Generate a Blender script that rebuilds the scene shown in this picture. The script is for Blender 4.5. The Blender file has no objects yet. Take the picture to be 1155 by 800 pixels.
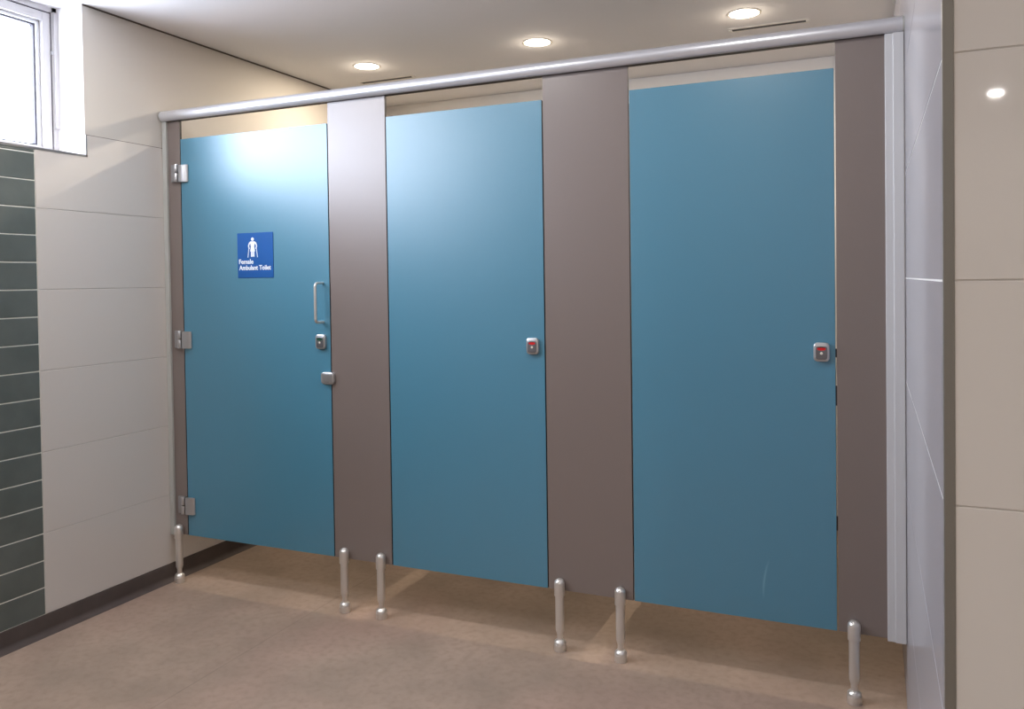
import bpy, bmesh, math, random
from mathutils import Vector, Matrix, Euler
PI = math.pi
S = bpy.context.scene
C = S.collection

# ------------------------------------------------------------------ helpers
def link(o, parent=None):
    C.objects.link(o)
    if parent is not None:
        o.parent = parent
    return o

def obj(name, bm, mat, parent=None, loc=(0, 0, 0), smooth=False, recalc=True):
    if recalc:
        bmesh.ops.recalc_face_normals(bm, faces=bm.faces)
    me = bpy.data.meshes.new(name)
    bm.to_mesh(me); bm.free()
    if isinstance(mat, (list, tuple)):
        for m in mat: me.materials.append(m)
    else:
        me.materials.append(mat)
    if smooth:
        for p in me.polygons: p.use_smooth = True
        try: me.set_sharp_from_angle(angle=math.radians(40))
        except Exception: pass
    o = bpy.data.objects.new(name, me)
    o.location = loc
    return link(o, parent)

def thing(name, label, cat, loc=(0, 0, 0), group=None):
    o = bpy.data.objects.new(name, None)
    o.empty_display_size = .05
    C.objects.link(o); o.location = loc
    o['label'] = label; o['category'] = cat
    if group: o['group'] = group
    return o

def tag(o, label, cat, group=None):
    o['label'] = label; o['category'] = cat
    if group: o['group'] = group
    return o

def struct(o, label=None):
    o['kind'] = 'structure'
    if label: o['label'] = label
    return o

def box(bm, x0, x1, y0, y1, z0, z1, bev=0, seg=2, mi=0):
    r = bmesh.ops.create_cube(bm, size=1)
    vs = r['verts']
    bmesh.ops.scale(bm, vec=(x1-x0, y1-y0, z1-z0), verts=vs)
    bmesh.ops.translate(bm, vec=((x0+x1)/2, (y0+y1)/2, (z0+z1)/2), verts=vs)
    fs = set(f for v in vs for f in v.link_faces)
    for f in fs: f.material_index = mi
    if bev > 0:
        es = list(set(e for v in vs for e in v.link_edges))
        bmesh.ops.bevel(bm, geom=es, offset=bev, segments=seg, affect='EDGES', profile=.5)
    return bm

def lathe(bm, prof, n=32, cx=0, cy=0):
    rings = []
    for r, z in prof:
        if r < 1e-6:
            rings.append([bm.verts.new((cx, cy, z))])
        else:
            rings.append([bm.verts.new((cx+r*math.cos(2*PI*k/n), cy+r*math.sin(2*PI*k/n), z)) for k in range(n)])
    for a, b in zip(rings, rings[1:]):
        for k in range(n):
            k2 = (k+1) % n
            if len(a) == 1 and len(b) == 1: continue
            if len(a) == 1: bm.faces.new((a[0], b[k], b[k2]))
            elif len(b) == 1: bm.faces.new((a[k], a[k2], b[0]))
            else: bm.faces.new((a[k], a[k2], b[k2], b[k]))
    return bm

def tube(bm, pts, r, n=12):
    pts = [Vector(p) for p in pts]
    rings = []; up = None
    for i, p in enumerate(pts):
        t = (pts[min(i+1, len(pts)-1)] - pts[max(i-1, 0)]).normalized()
        if up is None:
            up = t.orthogonal().normalized()
        up = (up - t*up.dot(t)).normalized()
        s = t.cross(up)
        rings.append([bm.verts.new(p + (up*math.cos(2*PI*k/n) + s*math.sin(2*PI*k/n))*r) for k in range(n)])
    for a, b in zip(rings, rings[1:]):
        for k in range(n):
            bm.faces.new((a[k], a[(k+1) % n], b[(k+1) % n], b[k]))
    bm.faces.new(rings[0][::-1]); bm.faces.new(rings[-1])
    return bm

def prism(bm, poly, y0, y1, axis='y'):
    """poly: (a,b) outline; axis 'y' -> (a, y, b) ; axis 'x' -> (x, a, b)"""
    def P(a, b, t): return (a, t, b) if axis == 'y' else (t, a, b)
    A = [bm.verts.new(P(a, b, y0)) for a, b in poly]
    B = [bm.verts.new(P(a, b, y1)) for a, b in poly]
    n = len(poly)
    fa = bm.faces.new(A); fb = bm.faces.new(B[::-1])
    for k in range(n):
        bm.faces.new((A[k], B[k], B[(k+1) % n], A[(k+1) % n]))
    bm.normal_update()
    bmesh.ops.triangulate(bm, faces=[f for f in (fa, fb) if len(f.verts) > 4])
    return bm

def superellipse(w, h, bulge=.06, r=.3, n=9):
    """barrel-sided rounded rectangle, centred; r = corner radius as fraction of w/2"""
    cr = r*w/2; pts = []
    for (sx, sz, a0) in ((1, 1, 0), (-1, 1, 90), (-1, -1, 180), (1, -1, 270)):
        cx = sx*(w/2-cr); cz = sz*(h/2-cr)
        for k in range(n):
            a = math.radians(a0+90*k/(n-1))
            pts.append((cx+cr*math.cos(a), cz+cr*math.sin(a)))
    out = []
    # refine straight sides and bulge
    m = len(pts)
    for i in range(m):
        a = pts[i]; b = pts[(i+1) % m]
        out.append(a)
        d = math.dist(a, b)
        if d > cr*.6:
            for k in range(1, 6):
                t = k/6; out.append((a[0]+(b[0]-a[0])*t, a[1]+(b[1]-a[1])*t))
    res = []
    for x, z in out:
        fx = 1+bulge*(1-(2*z/h)**2); fz = 1+bulge*.7*(1-(2*x/w)**2)
        res.append((x*fx/(1+bulge), z*fz/(1+bulge*.7)))
    return res

def pillow(bm, outline, y0, y1, edge=.35, dome=0.0015):
    """solid with the given outline (x,z) from y0 (back, larger y) to y1 (front), rounded front edge"""
    lay = [(1.0, y0), (1.0, y0+(y1-y0)*(1-edge)), (.97, y0+(y1-y0)*(1-edge*.35)), (.90, y1-(y1-y0)*.04), (.80, y1-dome*.2), (.45, y1-dome)]
    rings = [[bm.verts.new((x*s, y, z*s)) for x, z in outline] for s, y in lay]
    n = len(outline)
    bm.faces.new(rings[0])
    for a, b in zip(rings, rings[1:]):
        for k in range(n): bm.faces.new((a[k], b[k], b[(k+1) % n], a[(k+1) % n]))
    c = bm.verts.new((0, y1-dome*1.2, 0))
    for k in range(n): bm.faces.new((rings[-1][k], rings[-1][(k+1) % n], c))
    return bm

# ------------------------------------------------------------------ materials
def s2l(c):
    return tuple((v/12.92 if v <= .04045 else ((v+.055)/1.055)**2.4) for v in c)
def rgb(r, g, b): return s2l((r/255, g/255, b/255)) + (1,)

def mat(name, col, rough=.5, metal=0, spec=.5, bump=None, var=None, coat=None):
    m = bpy.data.materials.new(name); m.use_nodes = True
    nt = m.node_tree; b = nt.nodes['Principled BSDF']
    b.inputs['Base Color'].default_value = col
    b.inputs['Roughness'].default_value = rough
    b.inputs['Metallic'].default_value = metal
    b.inputs['Specular IOR Level'].default_value = spec
    tc = nt.nodes.new('ShaderNodeTexCoord')
    if var:
        sc, amt, col2 = var
        n = nt.nodes.new('ShaderNodeTexNoise'); n.inputs['Scale'].default_value = sc
        n.inputs['Detail'].default_value = 5
        nt.links.new(tc.outputs['Object'], n.inputs['Vector'])
        r = nt.nodes.new('ShaderNodeMapRange'); r.inputs['From Min'].default_value = .3; r.inputs['From Max'].default_value = .7
        r.inputs['To Max'].default_value = amt
        nt.links.new(n.outputs['Fac'], r.inputs['Value'])
        mx = nt.nodes.new('ShaderNodeMix'); mx.data_type = 'RGBA'
        mx.inputs['A'].default_value = col; mx.inputs['B'].default_value = col2
        nt.links.new(r.outputs['Result'], mx.inputs['Factor'])
        nt.links.new(mx.outputs['Result'], b.inputs['Base Color'])
    if bump:
        sc, st = bump
        n = nt.nodes.new('ShaderNodeTexNoise'); n.inputs['Scale'].default_value = sc
        n.inputs['Detail'].default_value = 3
        nt.links.new(tc.outputs['Object'], n.inputs['Vector'])
        bp = nt.nodes.new('ShaderNodeBump'); bp.inputs['Strength'].default_value = st
        bp.inputs['Distance'].default_value = .002
        nt.links.new(n.outputs['Fac'], bp.inputs['Height'])
        nt.links.new(bp.outputs['Normal'], b.inputs['Normal'])
    if coat:
        b.inputs['Coat Weight'].default_value = coat[0]; b.inputs['Coat Roughness'].default_value = coat[1]
    return m

def emis(name, col, strength):
    m = bpy.data.materials.new(name); m.use_nodes = True
    nt = m.node_tree; nt.nodes.clear()
    e = nt.nodes.new('ShaderNodeEmission'); e.inputs['Color'].default_value = col; e.inputs['Strength'].default_value = strength
    o = nt.nodes.new('ShaderNodeOutputMaterial'); nt.links.new(e.outputs[0], o.inputs['Surface'])
    return m

M = {}
M['blue'] = mat('blue_laminate', rgb(64, 125, 150), .36, spec=1.0, var=(1.6, .25, rgb(67, 128, 153)))
M['taupe'] = mat('taupe_laminate', rgb(116, 104, 99), .36, spec=.9, var=(2.2, .3, rgb(117, 103, 98)))
for k_ in ('blue', 'taupe'):
    b_ = M[k_].node_tree.nodes['Principled BSDF']
    b_.inputs['Coat Weight'].default_value = .35; b_.inputs['Coat Roughness'].default_value = .38; b_.inputs['Coat IOR'].default_value = 1.7
M['edge'] = mat('black_core', rgb(34, 32, 32), .5)
M['white_tile'] = mat('cream_wall_tile', rgb(207, 200, 193), .30, spec=.42, var=(1.2, .4, rgb(201, 195, 190)))
M['white_grout'] = mat('pale_grout', rgb(196, 190, 184), .8)
M['gloss_grout'] = mat('white_grout', rgb(236, 234, 232), .7)
M['plaster'] = mat('painted_plaster', rgb(204, 198, 190), .75, spec=.25, bump=(160, .08))
M['reveal'] = mat('white_paint', rgb(235, 233, 235), .7, spec=.25)
M['ceiling'] = mat('ceiling_paint', rgb(238, 236, 236), .85, spec=.2, bump=(140, .05))
M['shadow'] = mat('shadow_gap', rgb(86, 76, 68), .8)
M['green'] = mat('green_glazed_tile', rgb(98, 104, 100), .28, spec=.5, var=(9, .8, rgb(85, 92, 88)), bump=(12, .5))
M['green_grout'] = mat('light_grout', rgb(222, 222, 212), .8)
M['base'] = mat('dark_vinyl', rgb(84, 74, 70), .6, spec=.35, var=(14, .8, rgb(74, 65, 62)))
M['alu'] = mat('anodised_aluminium', rgb(216, 217, 222), .36, metal=.6, spec=.5)
M['alu_matt'] = mat('matt_aluminium', rgb(186, 187, 182), .5, metal=.35, spec=.5)
M['alu_white'] = mat('pale_aluminium', rgb(206, 207, 210), .38, metal=.2, spec=.5)
M['frame'] = mat('window_aluminium', rgb(176, 173, 172), .45, metal=.3)
M['gasket'] = mat('black_rubber', rgb(52, 48, 58), .6)
M['steel'] = mat('brushed_stainless', rgb(226, 223, 218), .30, metal=.75)
M['cast'] = mat('satin_cast_metal', rgb(196, 196, 198), .34, metal=.9)
M['cast_dark'] = mat('brushed_inset_metal', rgb(128, 128, 132), .42, metal=.9)
M['cast_mid'] = mat('brushed_grey_metal', rgb(172, 172, 174), .45, metal=.8)
M['red'] = mat('red_indicator', rgb(214, 22, 30), .35)
M['green_ind'] = mat('green_indicator', rgb(18, 74, 50), .35)
M['dark'] = mat('dark_recess', rgb(30, 26, 26), .6)
M['sign'] = mat('sign_blue', rgb(14, 84, 156), .4, spec=.5)
M['sign_white'] = mat('sign_white', rgb(238, 243, 248), .5)
M['rim'] = mat('white_rim', rgb(232, 224, 210), .5)
M['vent'] = mat('white_vent', rgb(236, 232, 226), .5)
M['lens'] = emis('lamp_lens', (1, .92, .78, 1), 22)
M['lens_cool'] = emis('lamp_lens_cool', (1, .93, .82, 1), 9)

# glossy right-hand tiles: glazed, reflection of limited strength
def glazed(name, col, rough, fac):
    m = bpy.data.materials.new(name); m.use_nodes = True
    nt = m.node_tree; nt.nodes.clear()
    d = nt.nodes.new('ShaderNodeBsdfDiffuse'); d.inputs['Color'].default_value = col
    g = nt.nodes.new('ShaderNodeBsdfGlossy'); g.inputs['Roughness'].default_value = rough
    g.inputs['Color'].default_value = (1, 1, 1, 1)
    lw = nt.nodes.new('ShaderNodeFresnel'); lw.inputs['IOR'].default_value = 1.45
    mn = nt.nodes.new('ShaderNodeMath'); mn.operation = 'MINIMUM'; mn.inputs[1].default_value = fac
    mx = nt.nodes.new('ShaderNodeMixShader'); o = nt.nodes.new('ShaderNodeOutputMaterial')
    nt.links.new(lw.outputs[0], mn.inputs[0]); nt.links.new(mn.outputs[0], mx.inputs[0])
    nt.links.new(d.outputs[0], mx.inputs[1]); nt.links.new(g.outputs[0], mx.inputs[2])
    nt.links.new(mx.outputs[0], o.inputs['Surface'])
    return m
M['gloss_tile'] = glazed('glossy_wall_tile', rgb(172, 169, 173), .07, .40)
M['face_tile'] = glazed('satin_wall_tile', rgb(220, 215, 209), .03, .06)

def glass():
    m = bpy.data.materials.new('window_glass'); m.use_nodes = True
    nt = m.node_tree; nt.nodes.clear()
    t = nt.nodes.new('ShaderNodeBsdfTransparent'); t.inputs['Color'].default_value = (.96, .97, .98, 1)
    g = nt.nodes.new('ShaderNodeBsdfGlossy'); g.inputs['Roughness'].default_value = .02
    lw = nt.nodes.new('ShaderNodeLayerWeight'); lw.inputs['Blend'].default_value = .5
    pw = nt.nodes.new('ShaderNodeMath'); pw.operation = 'POWER'; pw.inputs[1].default_value = 5
    f = nt.nodes.new('ShaderNodeMath'); f.operation = 'MULTIPLY_ADD'; f.inputs[1].default_value = .9; f.inputs[2].default_value = .04
    nt.links.new(lw.outputs['Facing'], pw.inputs[0]); nt.links.new(pw.outputs[0], f.inputs[0])
    mx = nt.nodes.new('ShaderNodeMixShader'); o = nt.nodes.new('ShaderNodeOutputMaterial')
    nt.links.new(f.outputs[0], mx.inputs[0]); nt.links.new(t.outputs[0], mx.inputs[1]); nt.links.new(g.outputs[0], mx.inputs[2])
    nt.links.new(mx.outputs[0], o.inputs['Surface'])
    return m
M['glass'] = glass()

def floor_mat():
    m = bpy.data.materials.new('speckled_vinyl_floor'); m.use_nodes = True
    nt = m.node_tree; b = nt.nodes['Principled BSDF']
    b.inputs['Roughness'].default_value = .62; b.inputs['Specular IOR Level'].default_value = .3
    tc = nt.nodes.new('ShaderNodeTexCoord')
    def noise(sc, det, lo, hi):
        n = nt.nodes.new('ShaderNodeTexNoise'); n.inputs['Scale'].default_value = sc; n.inputs['Detail'].default_value = det
        nt.links.new(tc.outputs['Object'], n.inputs['Vector'])
        r = nt.nodes.new('ShaderNodeMapRange'); r.inputs['From Min'].default_value = lo; r.inputs['From Max'].default_value = hi
        nt.links.new(n.outputs['Fac'], r.inputs['Value']); return r.outputs['Result']
    def mix(f, a, bcol):
        x = nt.nodes.new('ShaderNodeMix'); x.data_type = 'RGBA'
        nt.links.new(f, x.inputs['Factor'])
        if isinstance(a, tuple): x.inputs['A'].default_value = a
        else: nt.links.new(a, x.inputs['A'])
        x.inputs['B'].default_value = bcol
        return x.outputs['Result']
    c = mix(noise(3.2, 6, .35, .65), rgb(170, 148, 131), rgb(150, 132, 117))
    def scaled(o, k):
        q = nt.nodes.new('ShaderNodeMath'); q.operation = 'MULTIPLY'; q.inputs[1].default_value = k
        nt.links.new(o, q.inputs[0]); return q.outputs[0]
    c = mix(scaled(noise(1.4, 4, .5, .72), .45), c, rgb(168, 136, 123))
    c = mix(scaled(noise(38, 5, .45, .75), .5), c, rgb(136, 116, 102))
    c = mix(scaled(noise(420, 2, .62, .72), .5), c, rgb(196, 180, 166))
    # welded sheet seams
    sp = nt.nodes.new('ShaderNodeSeparateXYZ'); nt.links.new(tc.outputs['Object'], sp.inputs[0])
    def line(out, at, w):
        a = nt.nodes.new('ShaderNodeMath'); a.operation = 'SUBTRACT'; a.inputs[1].default_value = at
        nt.links.new(out, a.inputs[0])
        k = nt.nodes.new('ShaderNodeMath'); k.operation = 'ABSOLUTE'; nt.links.new(a.outputs[0], k.inputs[0])
        l = nt.nodes.new('ShaderNodeMath'); l.operation = 'LESS_THAN'; l.inputs[1].default_value = w
        nt.links.new(k.outputs[0], l.inputs[0]); return l.outputs[0]
    c = mix(scaled(line(sp.outputs['X'], .80, .0013), .5), c, rgb(110, 92, 82))
    nt.links.new(c, b.inputs['Base Color'])
    n = nt.nodes.new('ShaderNodeTexNoise'); n.inputs['Scale'].default_value = 500
    nt.links.new(tc.outputs['Object'], n.inputs['Vector'])
    bp = nt.nodes.new('ShaderNodeBump'); bp.inputs['Strength'].default_value = .1; bp.inputs['Distance'].default_value = .001
    nt.links.new(n.outputs['Fac'], bp.inputs['Height']); nt.links.new(bp.outputs['Normal'], b.inputs['Normal'])
    return m
M['floor'] = floor_mat()

# ------------------------------------------------------------------ dimensions (metres)
HB, HT, HC, HR, D = .204, 1.918, 2.396, 2.0, 1.777
W, YA = 2.907, -1.436
XR, YB = 4.7, -6.6           # unseen far sides of the room
Z0, DZ = .0732, .3018
XE = [0.0, .0916, .8593, 1.1275, 1.7674, 2.0770, 2.7163, 2.8535]
WY0, WY1, WZ, WD = -2.6, -.388, 1.806, .15     # window opening

# ------------------------------------------------------------------ the room
bm = bmesh.new(); box(bm, -.215, XR+.1, YB-.1, D+.1, -.1, 0)
struct(obj('floor', bm, M['floor']), 'mottled brown vinyl sheet floor')
bm = bmesh.new(); box(bm, -.215, XR+.1, YB-.1, D+.1, HC, HC+.1)
struct(obj('ceiling', bm, M['ceiling']), 'plain off-white painted ceiling')

# left wall (plaster core) with the window opening
PX = -.006
bm = bmesh.new()
box(bm, -.215, PX, WY1, D+.1, 0, HC)
box(bm, -.215, PX, YB, WY0, 0, HC)
box(bm, -.215, PX, WY0, WY1, 0, WZ)
wl = struct(obj('wall_left', bm, M['plaster']), 'left wall, tiled to door height with beige plaster above')
ZT = Z0+6*DZ

def rows(z0, pitch, z1):
    r = []; z = z0
    while z < z1-.004:
        r.append((z, min(z+pitch, z1))); z += pitch
    return r
G = .0012
GY = -.606
def tiles_x(bm, xb, xf, y0, y1, rws, g, bev):
    for a, b in rws:
        if b-a > .01: box(bm, xb, xf, y0, y1, a+g, b-g, bev, 1)
# cream tiles right of the green band (notched round the window)
bm = bmesh.new()
for a, b in rows(Z0, DZ, ZT):
    if b > WZ:
        prism(bm, [(GY+.001, a+G), (D, a+G), (D, b-G), (WY1+.0025, b-G), (WY1+.0025, WZ-.008), (GY+.001, WZ-.008)], PX+.002, 0, 'x')
    else:
        box(bm, PX+.002, 0, GY+.001, D, a+G, b-G, .0012, 1)
for a, b in rows(Z0, DZ, WZ-.008): box(bm, PX+.002, 0, YB, -2.6, a+G, b-G, .0012, 1)
obj('cream_tiling', bm, M['white_tile'], wl)
bm = bmesh.new()
box(bm, PX-.001, PX+.0042, GY, WY1-.004, Z0, WZ-.008); box(bm, PX-.001, PX+.0042, WY1+.002, D, Z0, ZT)
box(bm, PX-.001, PX+.0042, YB, -2.6, Z0, WZ-.008); box(bm, PX-.001, PX+.0042, WY1-.006, WY1+.004, Z0, WZ-.008)
obj('cream_grout', bm, M['white_grout'], wl)
bm = bmesh.new()
GP = DZ/3
rws = rows(Z0, GP, WZ-.008)
y = GY-.002
while y > -2.58:
    y2 = max(y-.398, -2.598)
    tiles_x(bm, PX+.002, -.0005, y2, y, rws, .002, .0015)
    y = y2-.004
obj('green_tiling', bm, M['green'], wl)
bm = bmesh.new(); box(bm, PX-.001, -.0022, -2.6, GY-.0005, Z0, WZ-.008)
obj('green_grout', bm, M['green_grout'], wl)
# aluminium edge trim round the sill and up to the tile top
bm = bmesh.new()
box(bm, -.012, .002, WY0, WY1+.003, WZ-.008, WZ)
box(bm, -.012, .002, WY1-.0035, WY1+.0025, WZ-.008, ZT)
struct(obj('trim_1', bm, mat('grey_edge_trim', rgb(140, 138, 138), .45, metal=.6)), 'grey metal edge trim under the window')
# thin shadow joint where plaster meets ceiling
bm = bmesh.new(); box(bm, PX-.002, PX+.0035, WY1, D, HC-.006, HC+.001)
struct(obj('trim_2', bm, M['shadow']), 'thin dark joint between left wall and ceiling')
bm = bmesh.new(); box(bm, PX-.002, PX+.0012, WY1, D, ZT-.001, ZT+.0025)
struct(obj('trim_3', bm, M['shadow']), 'thin dark line at top of the left wall tiles')

# window reveal lining + sill
bm = bmesh.new()
box(bm, -.214, PX-.001, WY1-.002, WY1+.001, WZ, HC)
box(bm, -.214, PX-.001, WY0, WY1, WZ-.001, WZ+.002)
obj('reveal_lining', bm, M['reveal'], wl)

# window
XF = -WD
win = thing('window_1', 'long high aluminium window in the left wall', 'window', (XF, WY1, WZ)); del win['category']
win['kind'] = 'structure'
def L(x0, x1, y0, y1, z0, z1, bm, bev=.0015): box(bm, x0, x1, y0, y1, z0, z1, bev, 1)
WH = HC-WZ
WLn = WY1-WY0
bm = bmesh.new()
FW = .022
L(-.06, 0, -FW, 0, 0, WH, bm); L(-.06, 0, -WLn, -WLn+FW, 0, WH, bm)
L(-.06, 0, -WLn, 0, WH-FW, WH, bm); L(-.06, 0, -WLn, 0, .002, .004+FW*.4, bm)
obj('window_frame', bm, M['frame'], win)
ns = 3; sw = (WLn-2*FW)/ns
for k in range(ns):
    y1 = -FW-.004-k*sw; y0 = -FW+.0-(k+1)*sw+.004
    z0, z1 = .014, WH-FW-.004
    bm = bmesh.new(); s = .034
    L(-.05, -.004, y1-s, y1, z0, z1, bm); L(-.05, -.004, y0, y0+s, z0, z1, bm)
    L(-.05, -.004, y0+s, y1-s, z1-s, z1, bm); L(-.05, -.004, y0+s, y1-s, z0, z0+.02, bm)
    sash = obj('window_sash', bm, M['frame'], win)
    bm = bmesh.new(); g = .006
    ya, yb, za, zb = y0+s, y1-s, z0+.02, z1-s
    # deep glazing rebate (paler bead: daylight on it put into the colour) then black gasket
    bd = .014
    for q in ((yb-bd, yb, za, zb), (ya, ya+bd, za, zb), (ya+bd, yb-bd, zb-bd, zb), (ya+bd, yb-bd, za, za+.006)):
        L(-.05, -.022, *q, bm)
    obj('glazing_bead', bm, M['alu_white'], sash)
    bm = bmesh.new()
    ya += bd; yb -= bd; za += .006; zb -= bd
    for q in ((yb-g, yb, za, zb), (ya, ya+g, za, zb), (ya+g, yb-g, zb-g, zb), (ya+g, yb-g, za, za+g)):
        box(bm, -.05, -.030, *q)
    obj('rubber_gasket', bm, M['gasket'], sash)
    bm = bmesh.new(); box(bm, -.043, -.038, ya+g*.5, yb-g*.5, za+g*.5, zb-g*.5)
    obj('glass_pane', bm, M['glass'], sash)
# dark joint between frame and first sash + small latch
bm = bmesh.new(); box(bm, -.04, -.006, -FW-.004, -FW, 0.01, WH-FW); box(bm, -.04, -.006, -WLn+FW, -FW, WH-FW-.004, WH-FW)
obj('sash_joint', bm, M['gasket'], win)
bm = bmesh.new(); box(bm, -.004, .006, -FW-.006, -FW+.006, WH*.68, WH*.68+.016, .002)
obj('latch_keeper', bm, M['cast_mid'], win)
bm = bmesh.new(); box(bm, -.001, .012, -FW+.0015, -.001, .11, WH-.02, .001)
obj('side_guide', bm, M['frame'], win)

# back wall of the stalls
bm = bmesh.new(); box(bm, -.3, W+.3, D, D+.1, 0, HC)
wb = struct(obj('wall_back', bm, M['plaster']), 'pale wall behind the cubicles, seen above the doors')
bm = bmesh.new(); box(bm, 0, W, D-.006, D, 0.07, HC-.001)
obj('pale_lining', bm, mat('pale_paint', rgb(236, 232, 228), .6, spec=.3), wb)

# right wall block
bm = bmesh.new(); box(bm, W+.006, W+.3, YA+.008, D+.1, 0, HC)
wr = struct(obj('wall_right', bm, M['gloss_grout']), 'right wall of glossy white tiles')
def right_rows():
    r = [(0.0, Z0)]; z = Z0
    while z < HC-.02:
        r.append((z, min(z+DZ, HC))); z += DZ
    return r
bm = bmesh.new()
for a, b in right_rows():
    box(bm, W, W+.01, YA+.012, D, a+.0013, b-.0013, .0008, 1)
obj('glossy_tiling', bm, M['gloss_tile'], wr)
bm = bmesh.new(); box(bm, W+.0006, W+.007, YA+.012, D, 0, HC); obj('tile_grout', bm, M['gloss_grout'], wr)
# facing wall (return towards the right)
bm = bmesh.new(); box(bm, W+.3, XR+.1, YA+.008, YA+.3, 0, HC); box(bm, W+.012, W+.3, YA+.0065, YA+.02, 0, HC)
wf = struct(obj('wall_right_return', bm, M['white_grout']), 'tiled wall face turning off at the right edge')
bm = bmesh.new()
xx = W+.0125
while xx < XR:
    x2 = min(xx+1.2, XR)
    for a, b in right_rows():
        box(bm, xx, x2, YA, YA+.01, a+.001, b-.001, .0008, 1)
    xx = x2+.002
obj('satin_tiling', bm, M['face_tile'], wf)
bm = bmesh.new(); box(bm, W+.012, XR, YA+.0015, YA+.009, 0, HC); obj('tile_grout', bm, M['white_grout'], wf)
# corner trim (square aluminium profile)
bm = bmesh.new(); box(bm, W-.0012, W+.0125, YA-.0012, YA+.012, 0, HC, .0012, 2)
struct(obj('trim_4', bm, mat('dull_corner_metal', rgb(130, 126, 118), .5, metal=.3)), 'square metal corner trim between right wall and its return')

# unseen walls that close the room behind the camera
bm = bmesh.new(); box(bm, XR, XR+.1, YB, YA+.3, 0, HC); struct(obj('wall_far_right', bm, M['plaster']))
bm = bmesh.new(); box(bm, -.3, XR+.1, YB-.1, YB, 0, HC); struct(obj('wall_front', bm, M['plaster']))

# coved skirting on the left and back
prof = [(0, 0)]
prof = [(-.004, Z0), (.0035, Z0), (.004, Z0-.002)]
R = .022
for k in range(9):
    a = PI + (PI/2)*k/8
    prof.append((.004+R+R*math.cos(a), R+.001+R*math.sin(a)))
prof += [(.004+R+.002, .0), (-.004, 0)]
bm = bmesh.new()
A = [bm.verts.new((x, YB, z)) for x, z in prof]; B = [bm.verts.new((x, D, z)) for x, z in prof]
n = len(prof)
for k in range(n): bm.faces.new((A[k], A[(k+1) % n], B[(k+1) % n], B[k]))
bm.faces.new(A); bm.faces.new(B[::-1])
struct(obj('baseboard_left', bm, M['base'], smooth=True), 'dark brown coved vinyl skirting along the left wall')
bm = bmesh.new(); box(bm, .03, W, D-.012, D-.005, 0, Z0, .002)
struct(obj('baseboard_back', bm, M['base']), 'dark brown vinyl skirting behind the cubicles')

# ------------------------------------------------------------------ cubicle partition
T = .013
def leg_mesh():
    p = [(0, .2515)]
    R1 = .0185
    for k in range(1, 9):
        a = PI/2*(1-k/8)
        p.append((R1*math.cos(a), .2515-.017+.017*math.sin(a)))
    p += [(R1, .193), (.0180, .1915), (.0152, .190), (.0152, .080), (.0146, .070), (.0112, .060), (.0100, .056), (.0100, .0385)]
    bm = bmesh.new(); lathe(bm, p+[(0, .0385)], 32); return bm
def foot_mesh():
    p = [(0, .0400), (.0102, .0400), (.0140, .0385), (.0190, .0335), (.0208, .0290), (.0212, .0265), (.0198, .0255), (.0198, .0240), (.0212, .0230), (.0212, .0015), (.0205, 0), (0, 0)]
    bm = bmesh.new(); lathe(bm, p, 32); return bm
leg_me = None
def add_leg(x, parent, px):
    l = obj('leg', leg_mesh(), M['steel'], parent, (x-px, -.0190, 0), smooth=True)
    obj('foot', foot_mesh(), M['steel'], l, smooth=True)

def pilaster(x0, x1, label, legs, chan=None):
    px = (x0+x1)/2
    t = thing('cubicle_pilaster', label, 'partition panel', (px, 0, 0), 'fixed taupe panels between the cubicle doors')
    bm = bmesh.new(); box(bm, x0-px, x1-px, 0, T, HB, HR, .0006, 1)
    for f in bm.faces:
        if abs(f.normal.y) < .5: f.material_index = 1
    obj('panel', bm, [M['taupe'], M['edge']], t)
    for lx in legs: add_leg(lx, t, px)
    if chan:
        c0, c1, side, m = chan
        bm = bmesh.new(); a, b = c0-px, c1-px
        # U-shaped wall channel with a raised lip
        box(bm, a, b, -.013, -.0005, HB-.004, HR-.002, .0015, 2)
        box(bm, a, b, T+.0005, T+.012, HB-.004, HR-.002, .0015, 2)
        if side > 0: box(bm, b-.03, b-.0005, -.018, T+.014, HB-.004, HR-.002, .002, 2)
        else: box(bm, a+.0005, a+.006, -.014, T+.013, HB-.004, HR-.002, .0015, 2)
        obj('wall_channel', bm, m, t)
    return t
g = .0022
CH0 = (.0015, .0235)
pilaster(.008, XE[1]-g, 'narrow taupe panel at the left wall, carrying the three door hinges', [XE[1]-.036], (CH0[0], CH0[1], -1, M['alu_matt']))
pilaster(XE[2]+g, XE[3]-g, 'taupe panel between the door with the blue sign and the middle door', [XE[2]+.058, XE[3]-.042])
pilaster(XE[4]+g, XE[5]-g, 'wide taupe panel between the middle door and the right-hand door', [XE[4]+.049, XE[5]-.043])
pilaster(XE[6]+g, XE[7]+.03, 'taupe panel at the glossy right wall with a single foot', [XE[6]+.046], (XE[7]+.001, W-.001, 1, M['alu_white']))

# head rail: rounded profile over the panel tops
prof = []
yc, zc, ry, rz = -.004, 2.0205, .0265, .0245
for k in range(33):
    a = math.radians(-60 + 300*k/32) + PI/2*0
    # angle measured from bottom-back, going over the front and the top
    ang = math.radians(-118 - 304*k/32)
    prof.append((yc+ry*math.cos(ang)*1.0, zc+rz*math.sin(ang)))
bm = bmesh.new(); prism(bm, prof, .0015, W-.0015, 'x')
hr = obj('head_rail', bm, M['alu'], smooth=True)
tag(hr, 'long rounded aluminium rail running across the tops of the cubicle panels', 'rail')
bm = bmesh.new(); box(bm, .002, W-.002, -.0105, .0165, 1.9985, 2.004, .001)
obj('rail_socket', bm, M['edge'], hr)
bm = bmesh.new()
prism(bm, [(yc+(ry+.0012)*math.cos(2*PI*k/32), zc+(rz+.0012)*math.sin(2*PI*k/32)) for k in range(32)], .0005, .004, 'x')
obj('end_cap', bm, M['alu_matt'], hr)
bm = bmesh.new()
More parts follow.
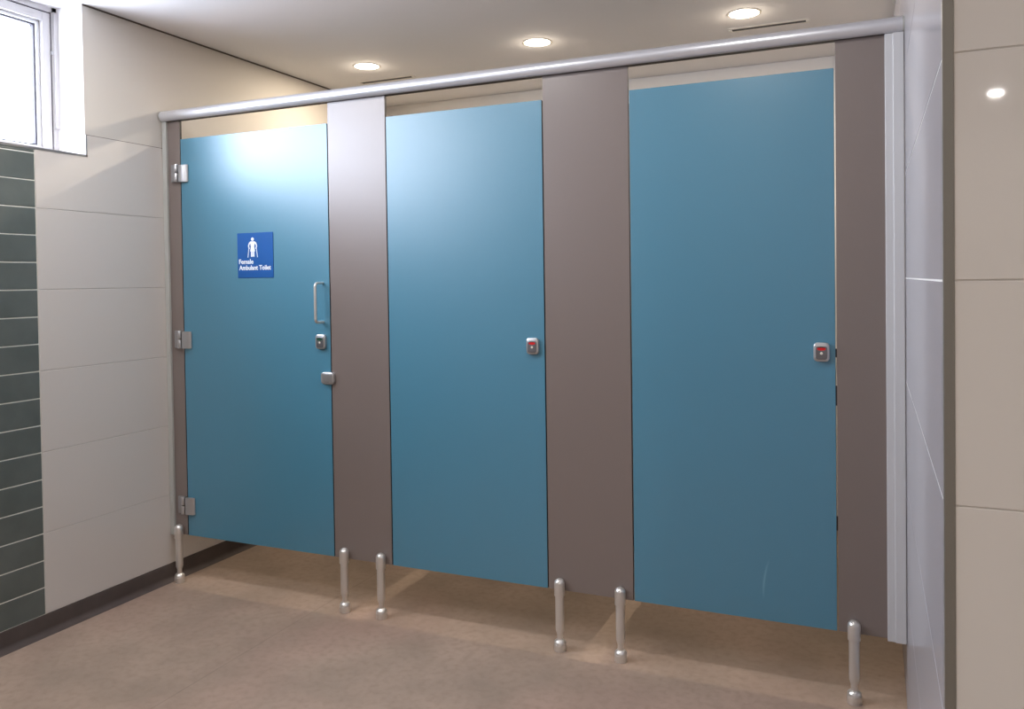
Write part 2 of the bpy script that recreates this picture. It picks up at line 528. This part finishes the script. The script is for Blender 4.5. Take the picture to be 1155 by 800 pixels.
prism(bm, [(yc+(ry+.0012)*math.cos(2*PI*k/32), zc+(rz+.0012)*math.sin(2*PI*k/32)) for k in range(32)], W-.004, W-.0005, 'x')
obj('end_cap', bm, M['alu_matt'], hr)

# divider panels between the stalls (seen only under the doors)
for k, x in enumerate((.972, 1.925)):
    bm = bmesh.new(); box(bm, x-T/2, x+T/2, T, D-.006, HB, HR-.01, .0008, 1)
    d = obj('divider_panel', bm, M['taupe'])
    l = obj('leg', leg_mesh(), M['steel'], d, (x+.0255, 1.25, 0), smooth=True); obj('foot', foot_mesh(), M['steel'], l, smooth=True)
    tag(d, ('taupe divider inside the cubicles, between the left and middle stalls', 'taupe divider inside the cubicles, between the middle and right stalls')[k], 'partition panel', 'dividers between the stalls')

# door hardware ------------------------------------------------------
def make_lock(parent, x, z, ind):
    bm = bmesh.new(); pillow(bm, superellipse(.047, .058, .05, .42), -.0004, -.0135)
    l = obj('privacy_lock', bm, M['cast'], parent, (x, 0, z), smooth=True)
    bm = bmesh.new(); pillow(bm, superellipse(.034, .041, .05, .35), -.013, -.0156, dome=.0002)
    obj('inset_plate', bm, M['cast_dark'], l, (0, 0, -.002), smooth=True)
    bm = bmesh.new(); prism(bm, [(.0128*math.cos(2*PI*k/28), .0052*math.sin(2*PI*k/28)) for k in range(28)], -.0162, -.015)
    o = obj('indicator', bm, ind, l, (0, 0, .0105)); o['label'] = 'red indicator window' if ind is M['red'] else 'dark green indicator window'
    bm = bmesh.new(); prism(bm, [(.0134*math.cos(PI*k/14), .0002+.0058*math.sin(PI*k/14)) for k in range(15)]+[(-.011, .0028), (0, .0036), (.011, .0028)], -.0167, -.015)
    obj('indicator_hood', bm, M['dark'], l, (0, 0, .0105))
    bm = bmesh.new()
    lathe(bm, [(0, .003), (.0028, .0026), (.0042, .001), (.0045, 0), (0, 0)], 20)
    bmesh.ops.rotate(bm, verts=bm.verts, matrix=Matrix.Rotation(PI/2, 3, 'X'))
    o = obj('release_button', bm, M['rim'], l, (0, -.0152, -.0035), smooth=True)
    return l

def make_hinge(parent, x, z):
    H = .074
    bm = bmesh.new(); box(bm, -.044, -.018, -.0115, -.0004, -H/2, H/2, .003, 2)
    h = obj('hinge', bm, M['cast_mid'], parent, (x, 0, z), smooth=True)
    for s in (1, -1):
        bm = bmesh.new()
        zz = (.0025, H/2) if s > 0 else (-H/2-.001, -.0025)
        lathe(bm, [(0, zz[0]), (.0088, zz[0]), (.0095, zz[0]+.0015), (.0095, zz[1]-.0015), (.0088, zz[1]), (0, zz[1])], 24)
        obj('knuckle', bm, M['cast'], h, (-.0125, -.0125, 0), smooth=True)
    bm = bmesh.new()
    # bevelled block gripping the door edge
    poly = [(.0015, -.0004), (.046, -.0004), (.046, -.006), (.040, -.0125), (.010, -.0165), (.0015, -.0165)]
    lo = [bm.verts.new((a, b, -H/2-.002)) for a, b in poly]; hi = [bm.verts.new((a, b, H/2-.003)) for a, b in poly]
    bm.faces.new(lo); bm.faces.new(hi[::-1])
    for k in range(6): bm.faces.new((lo[k], hi[k], hi[(k+1) % 6], lo[(k+1) % 6]))
    bmesh.ops.bevel(bm, geom=list(bm.edges), offset=.0018, segments=2, affect='EDGES')
    obj('door_clamp', bm, M['cast'], h, smooth=True)
    bm = bmesh.new(); box(bm, -.0035, .002, -.007, -.0004, -H/2, H/2-.003)
    obj('hinge_joint', bm, M['dark'], h)

def door(x0, x1, label, panel_mat):
    t = thing('cubicle_door', label, 'door', (x0, 0, 0), 'blue cubicle doors')
    bm = bmesh.new(); box(bm, g, x1-x0-g, 0, T, HB, HT, .0006, 1)
    for f in bm.faces:
        if abs(f.normal.y) < .5: f.material_index = 1
    obj('door_panel', bm, [panel_mat, M['edge']], t)
    return t
d1 = door(XE[1], XE[2], 'blue cubicle door with a toilet sign, external hinges and pull handle', M['blue'])
w1 = XE[2]-XE[1]
for z in (1.772, 1.056, .336): make_hinge(d1, -.001, z)
make_lock(d1, w1-.043, 1.058, M['green_ind'])
# pull handle
bm = bmesh.new(); zt, zb, pr, r = 1.290, 1.136, .050, .0055
pts = [(0, -.0004, zt)]
cr = .014
pts.append((0, -(pr-cr), zt))
for k in range(1, 8):
    a = PI/2*k/8; pts.append((0, -(pr-cr)-cr*math.sin(a), zt-cr+cr*math.cos(a)))
pts.append((0, -pr, zt-cr)); pts.append((0, -pr, zb+cr))
for k in range(1, 8):
    a = PI/2*k/8; pts.append((0, -(pr-cr)-cr*math.cos(a), zb+cr-cr*math.sin(a)))
pts.append((0, -(pr-cr), zb)); pts.append((0, -.0004, zb))
tube(bm, pts, r, 16)
obj('pull_handle', bm, M['steel'], d1, (w1-.034, 0, 0), smooth=True)
# buffer stop overlapping the panel edge
bm = bmesh.new(); pillow(bm, superellipse(.062, .048, .05, .35), -.0006, -.014)
st = obj('door_stop', bm, M['cast'], d1, (w1-.012, 0, .914), smooth=True)
bm = bmesh.new(); box(bm, -.012, .010, -.0152, -.013, -.017, .017, .0008)
obj('stop_plate', bm, M['cast_mid'], st)

d2 = door(XE[3], XE[4], 'middle blue cubicle door with only a red-windowed lock', M['blue'])
make_lock(d2, XE[4]-XE[3]-.044, 1.058, M['red'])

# third door carries a faint pale scuff low on its face
def scuffed():
    m = M['blue'].copy(); m.name = 'scuffed_blue_laminate'
    nt = m.node_tree; b = nt.nodes['Principled BSDF']
    src = b.inputs['Base Color'].links[0].from_socket
    tc = [n for n in nt.nodes if n.type == 'TEX_COORD'][0]
    sp = nt.nodes.new('ShaderNodeSeparateXYZ'); nt.links.new(tc.outputs['Object'], sp.inputs[0])
    def mth(op, a, bb=None):
        q = nt.nodes.new('ShaderNodeMath'); q.operation = op
        for i, v in enumerate((a, bb)):
            if v is None: continue
            if isinstance(v, (int, float)): q.inputs[i].default_value = v
            else: nt.links.new(v, q.inputs[i])
        return q.outputs[0]
    zz = mth('DIVIDE', mth('SUBTRACT', sp.outputs['Z'], .335), .065)
    z2 = mth('MULTIPLY', zz, zz)
    xc = mth('ADD', mth('MULTIPLY', zz, .009), mth('ADD', mth('MULTIPLY', z2, .006), .424))
    dx = mth('DIVIDE', mth('ABSOLUTE', mth('SUBTRACT', sp.outputs['X'], xc)), .005)
    f = mth('MULTIPLY', mth('MAXIMUM', mth('SUBTRACT', 1, dx), 0), mth('MAXIMUM', mth('SUBTRACT', 1, z2), 0))
    f = mth('MULTIPLY', f, .35)
    mx = nt.nodes.new('ShaderNodeMix'); mx.data_type = 'RGBA'
    nt.links.new(f, mx.inputs['Factor']); nt.links.new(src, mx.inputs['A']); mx.inputs['B'].default_value = rgb(150, 195, 215)
    nt.links.new(mx.outputs['Result'], b.inputs['Base Color'])
    return m
d3 = door(XE[5], XE[6], 'right-hand blue cubicle door with a faint pale scuff near the bottom', scuffed())
w3 = XE[6]-XE[5]
make_lock(d3, w3-.041, 1.058, M['red'])
bm = bmesh.new(); box(bm, w3-.006, w3+.0035, .001, .012, 1.042, 1.068); obj('bolt', bm, M['dark'], d3)
bm = bmesh.new(); box(bm, w3-.005, w3+.0030, .0005, .012, .895, .955); obj('dark_gap_block', bm, M['dark'], d3)  # dark block filling a short slot of the door gap

# sign ---------------------------------------------------------------
SX0, SX1, SZ0, SZ1 = .398, .584, 1.316, 1.502
sc_x, sc_z = (SX0+SX1)/2, (SZ0+SZ1)/2
sw_, sh_ = SX1-SX0, SZ1-SZ0
bm = bmesh.new(); box(bm, -sw_/2, sw_/2, -.0025, -.0003, -sh_/2, sh_/2, .0006, 1)
sign = obj('toilet_sign', bm, M['sign'], None, (sc_x, 0, sc_z))
tag(sign, 'small square blue toilet sign fixed to the left cubicle door', 'sign')
u = sh_
bm = bmesh.new()
yA, yB = -.0034, -.0022
def circ(cx, cz, r, n=24): return [(cx+r*math.cos(2*PI*k/n), cz+r*math.sin(2*PI*k/n)) for k in range(n)]
hx = -.012
prism(bm, circ(hx, .0665, .0072), yA, yB)
prism(bm, [(hx-.010, .0575), (hx+.010, .0575), (hx+.0125, .054), (hx+.0085, .036), (hx+.0125, .016), (hx-.0125, .016), (hx-.0085, .036), (hx-.0125, .054)], yA, yB)
for s in (1, -1):
    def q(pts): return [(hx+s*a, b) for a, b in pts]
    prism(bm, q([(.010, .0575), (.0135, .0558), (.0195, .050), (.0235, .041), (.0225, .033), (.0175, .026), (.0145, .0285), (.0180, .036), (.0175, .042), (.0118, .050)]), yA, yB)   # bowed arm
    prism(bm, q([(.0175, .033), (.0205, .033), (.0265, -.0085), (.0235, -.0085)]), yA, yB)   # crutch
    prism(bm, q([(.0012, .016), (.0085, .016), (.0085, -.006), (.0012, -.006)]), yA, yB)     # leg
obj('pictogram', bm, M['sign_white'], sign)
def text(body, x, z, size, width):
    cu = bpy.data.curves.new('letters', 'FONT'); cu.body = body; cu.size = size; cu.extrude = .0005; cu.offset = size*.022
    cu.align_x = 'LEFT'; cu.resolution_u = 4
    o = bpy.data.objects.new('lettering', cu); C.objects.link(o)
    dg = bpy.context.evaluated_depsgraph_get()
    me = bpy.data.meshes.new_from_object(o.evaluated_get(dg))
    C.objects.unlink(o); bpy.data.objects.remove(o)
    xs = [v.co.x for v in me.vertices]; k = width/(max(xs)-min(xs))
    me.transform(Matrix.Diagonal((k, 1, 1, 1))); me.transform(Matrix.Translation((-min(xs)*k, 0, 0)))
    me.transform(Matrix.Rotation(PI/2, 4, 'X'))
    me.materials.clear(); me.materials.append(M['sign_white'])
    n = bpy.data.objects.new('lettering', me); n.location = (x, -.0028, z)
    return link(n, sign)
text('Female', -sw_/2+.0085, -.0345, .027, .075)
text('Ambulant Toilet', -sw_/2+.0085, -.0600, .027, .165)
bm = bmesh.new()
random.seed(4)
for w in range(15):
    for r_ in range(3):
        for c_ in range(2):
            if random.random() < .5:
                cx = -sw_/2+.012+w*.0058+c_*.0023; cz = -.073-r_*.0023
                box(bm, cx-.0005, cx+.0005, -.0030, -.0022, cz-.0005, cz+.0005)
obj('braille_dots', bm, M['sign'], sign)

# ------------------------------------------------------------------ ceiling fittings
def downlight(x, y, label, lens, watts, col, size=.06, group='round recessed ceiling lights', kind='disc'):
    t = thing('downlight', label, 'ceiling light', (x, y, HC), group)
    bm = bmesh.new(); lathe(bm, [(.057, 0), (.070, 0), (.0705, -.0012), (.069, -.0022), (.062, -.0025), (.0605, -.0020), (.060, -.001), (.057, 0)], 48)
    obj('rim', bm, M['rim'], t, smooth=True)
    bm = bmesh.new(); lathe(bm, [(0, -.0050), (.04, -.0045), (.055, -.0032), (.0605, -.0018), (.0605, -.0008), (0, -.0008)], 48)
    obj('lens', bm, lens, t, smooth=True)
    li = bpy.data.lights.new('lamp', 'AREA'); li.shape = 'DISK'; li.size = size; li.energy = watts; li.color = col
    lo = bpy.data.objects.new('lamp', li); link(lo, t); lo.location = (0, 0, -.008)
    if kind == 'bulb':      # the bulging lens also throws a little light sideways
        li = bpy.data.lights.new('lamp_side_glow', 'POINT'); li.shadow_soft_size = .028; li.energy = watts*.055; li.color = col
        lo = bpy.data.objects.new('lamp_side_glow', li); link(lo, t); lo.location = (0, 0, -.030)
WARM = (1.0, .86, .68); NEUT = (1.0, .96, .92)
SW, RW = 21.0, 16.5
downlight(.458, .892, 'round ceiling light nearest the left wall, above the left stall', M['lens'], SW, WARM, kind='bulb')
downlight(1.397, .892, 'round ceiling light above the middle stall', M['lens'], SW, WARM, kind='bulb')
downlight(2.331, .892, 'round ceiling light above the right stall, beside the slot vent', M['lens'], SW, WARM, kind='bulb')
for x, y, pw in ((.50, -.80, .75), (1.45, -.80, .62), (2.38, -.80, .62), (.22, -1.95, 1.35), (3.51, -5.98, 1.5), (3.7, -3.0, 1.8), (1.9, -4.6, 1.6)):  # lamp beside the window wall is added, unseen, for the middle door's sheen
    downlight(x, y, 'round ceiling light out of view on the room side of the cubicles', M['lens_cool'], RW*pw, NEUT, group='round ceiling lights over the open floor')

def vent(x0, x1, y0, label):
    cx = (x0+x1)/2; w = (x1-x0)/2
    t = thing('slot_vent', label, 'vent', (cx, y0, HC), 'slot vents in the ceiling above the stalls')
    bm = bmesh.new()
    box(bm, -w, w, -.006, .012, -.0025, -.0002, .001); box(bm, -w, w, .040, .058, -.0025, -.0002, .001)
    box(bm, -w, -w+.014, .012, .040, -.006, -.0002, .001); box(bm, w-.014, w, .012, .040, -.006, -.0002, .001)
    obj('vent_frame', bm, M['vent'], t)
    bm = bmesh.new(); box(bm, -w+.014, w-.014, .012, .040, -.002, -.0004)
    obj('dark_slot', bm, M['dark'], t)
    bm = bmesh.new(); box(bm, -w+.014, w-.014, .0345, .0355, -.0020, -.001)
    obj('slot_blade', bm, M['vent'], t)
vent(2.235, 2.575, 1.085, 'narrow white slot vent in the ceiling above the right stall')
vent(.225, .575, 1.150, 'narrow white slot vent in the ceiling above the left stall')

# ------------------------------------------------------------------ daylight
w = bpy.data.worlds.new('World'); S.world = w; w.use_nodes = True
bg = w.node_tree.nodes['Background']; bg.inputs['Color'].default_value = (.80, .86, 1.0, 1); bg.inputs['Strength'].default_value = 46.0
pl = bpy.data.lights.new('window_portal', 'AREA'); pl.shape = 'RECTANGLE'; pl.size = WLn-.02; pl.size_y = WH-.02
pl.cycles.is_portal = True
po = bpy.data.objects.new('window_portal', pl); link(po)
po.location = (-.222, (WY0+WY1)/2, (WZ+HC)/2); po.rotation_euler = (PI/2, 0, -PI/2)

# ------------------------------------------------------------------ camera
cam = bpy.data.cameras.new('camera'); co = bpy.data.objects.new('camera', cam); C.objects.link(co)
F, PXc, PYc = 925.83, 577.5, 334.58
yaw, pit, rol = .4145, -.0190, -.0140
Rv = Vector((math.cos(yaw), math.sin(yaw), 0))
Fv = Vector((-math.sin(yaw)*math.cos(pit), math.cos(yaw)*math.cos(pit), math.sin(pit)))
Uv = Rv.cross(Fv)
R2 = Rv*math.cos(rol)+Uv*math.sin(rol); U2 = Uv*math.cos(rol)-Rv*math.sin(rol)
m = Matrix((R2, U2, -Fv)).transposed().to_4x4(); m.translation = (2.820, -2.6746, 1.2883)
co.matrix_world = m
cam.sensor_fit = 'HORIZONTAL'; cam.sensor_width = 36; cam.lens = F*36/1155
cam.shift_x = (577.5-PXc)/1155; cam.shift_y = (PYc-400)/1155
cam.clip_start = .02
S.camera = co
vs = S.view_settings
S.display_settings.display_device = 'sRGB'
vs.view_transform = 'Standard'; vs.look = 'None'; vs.gamma = 1; vs.use_curve_mapping = False; vs.exposure = -.88
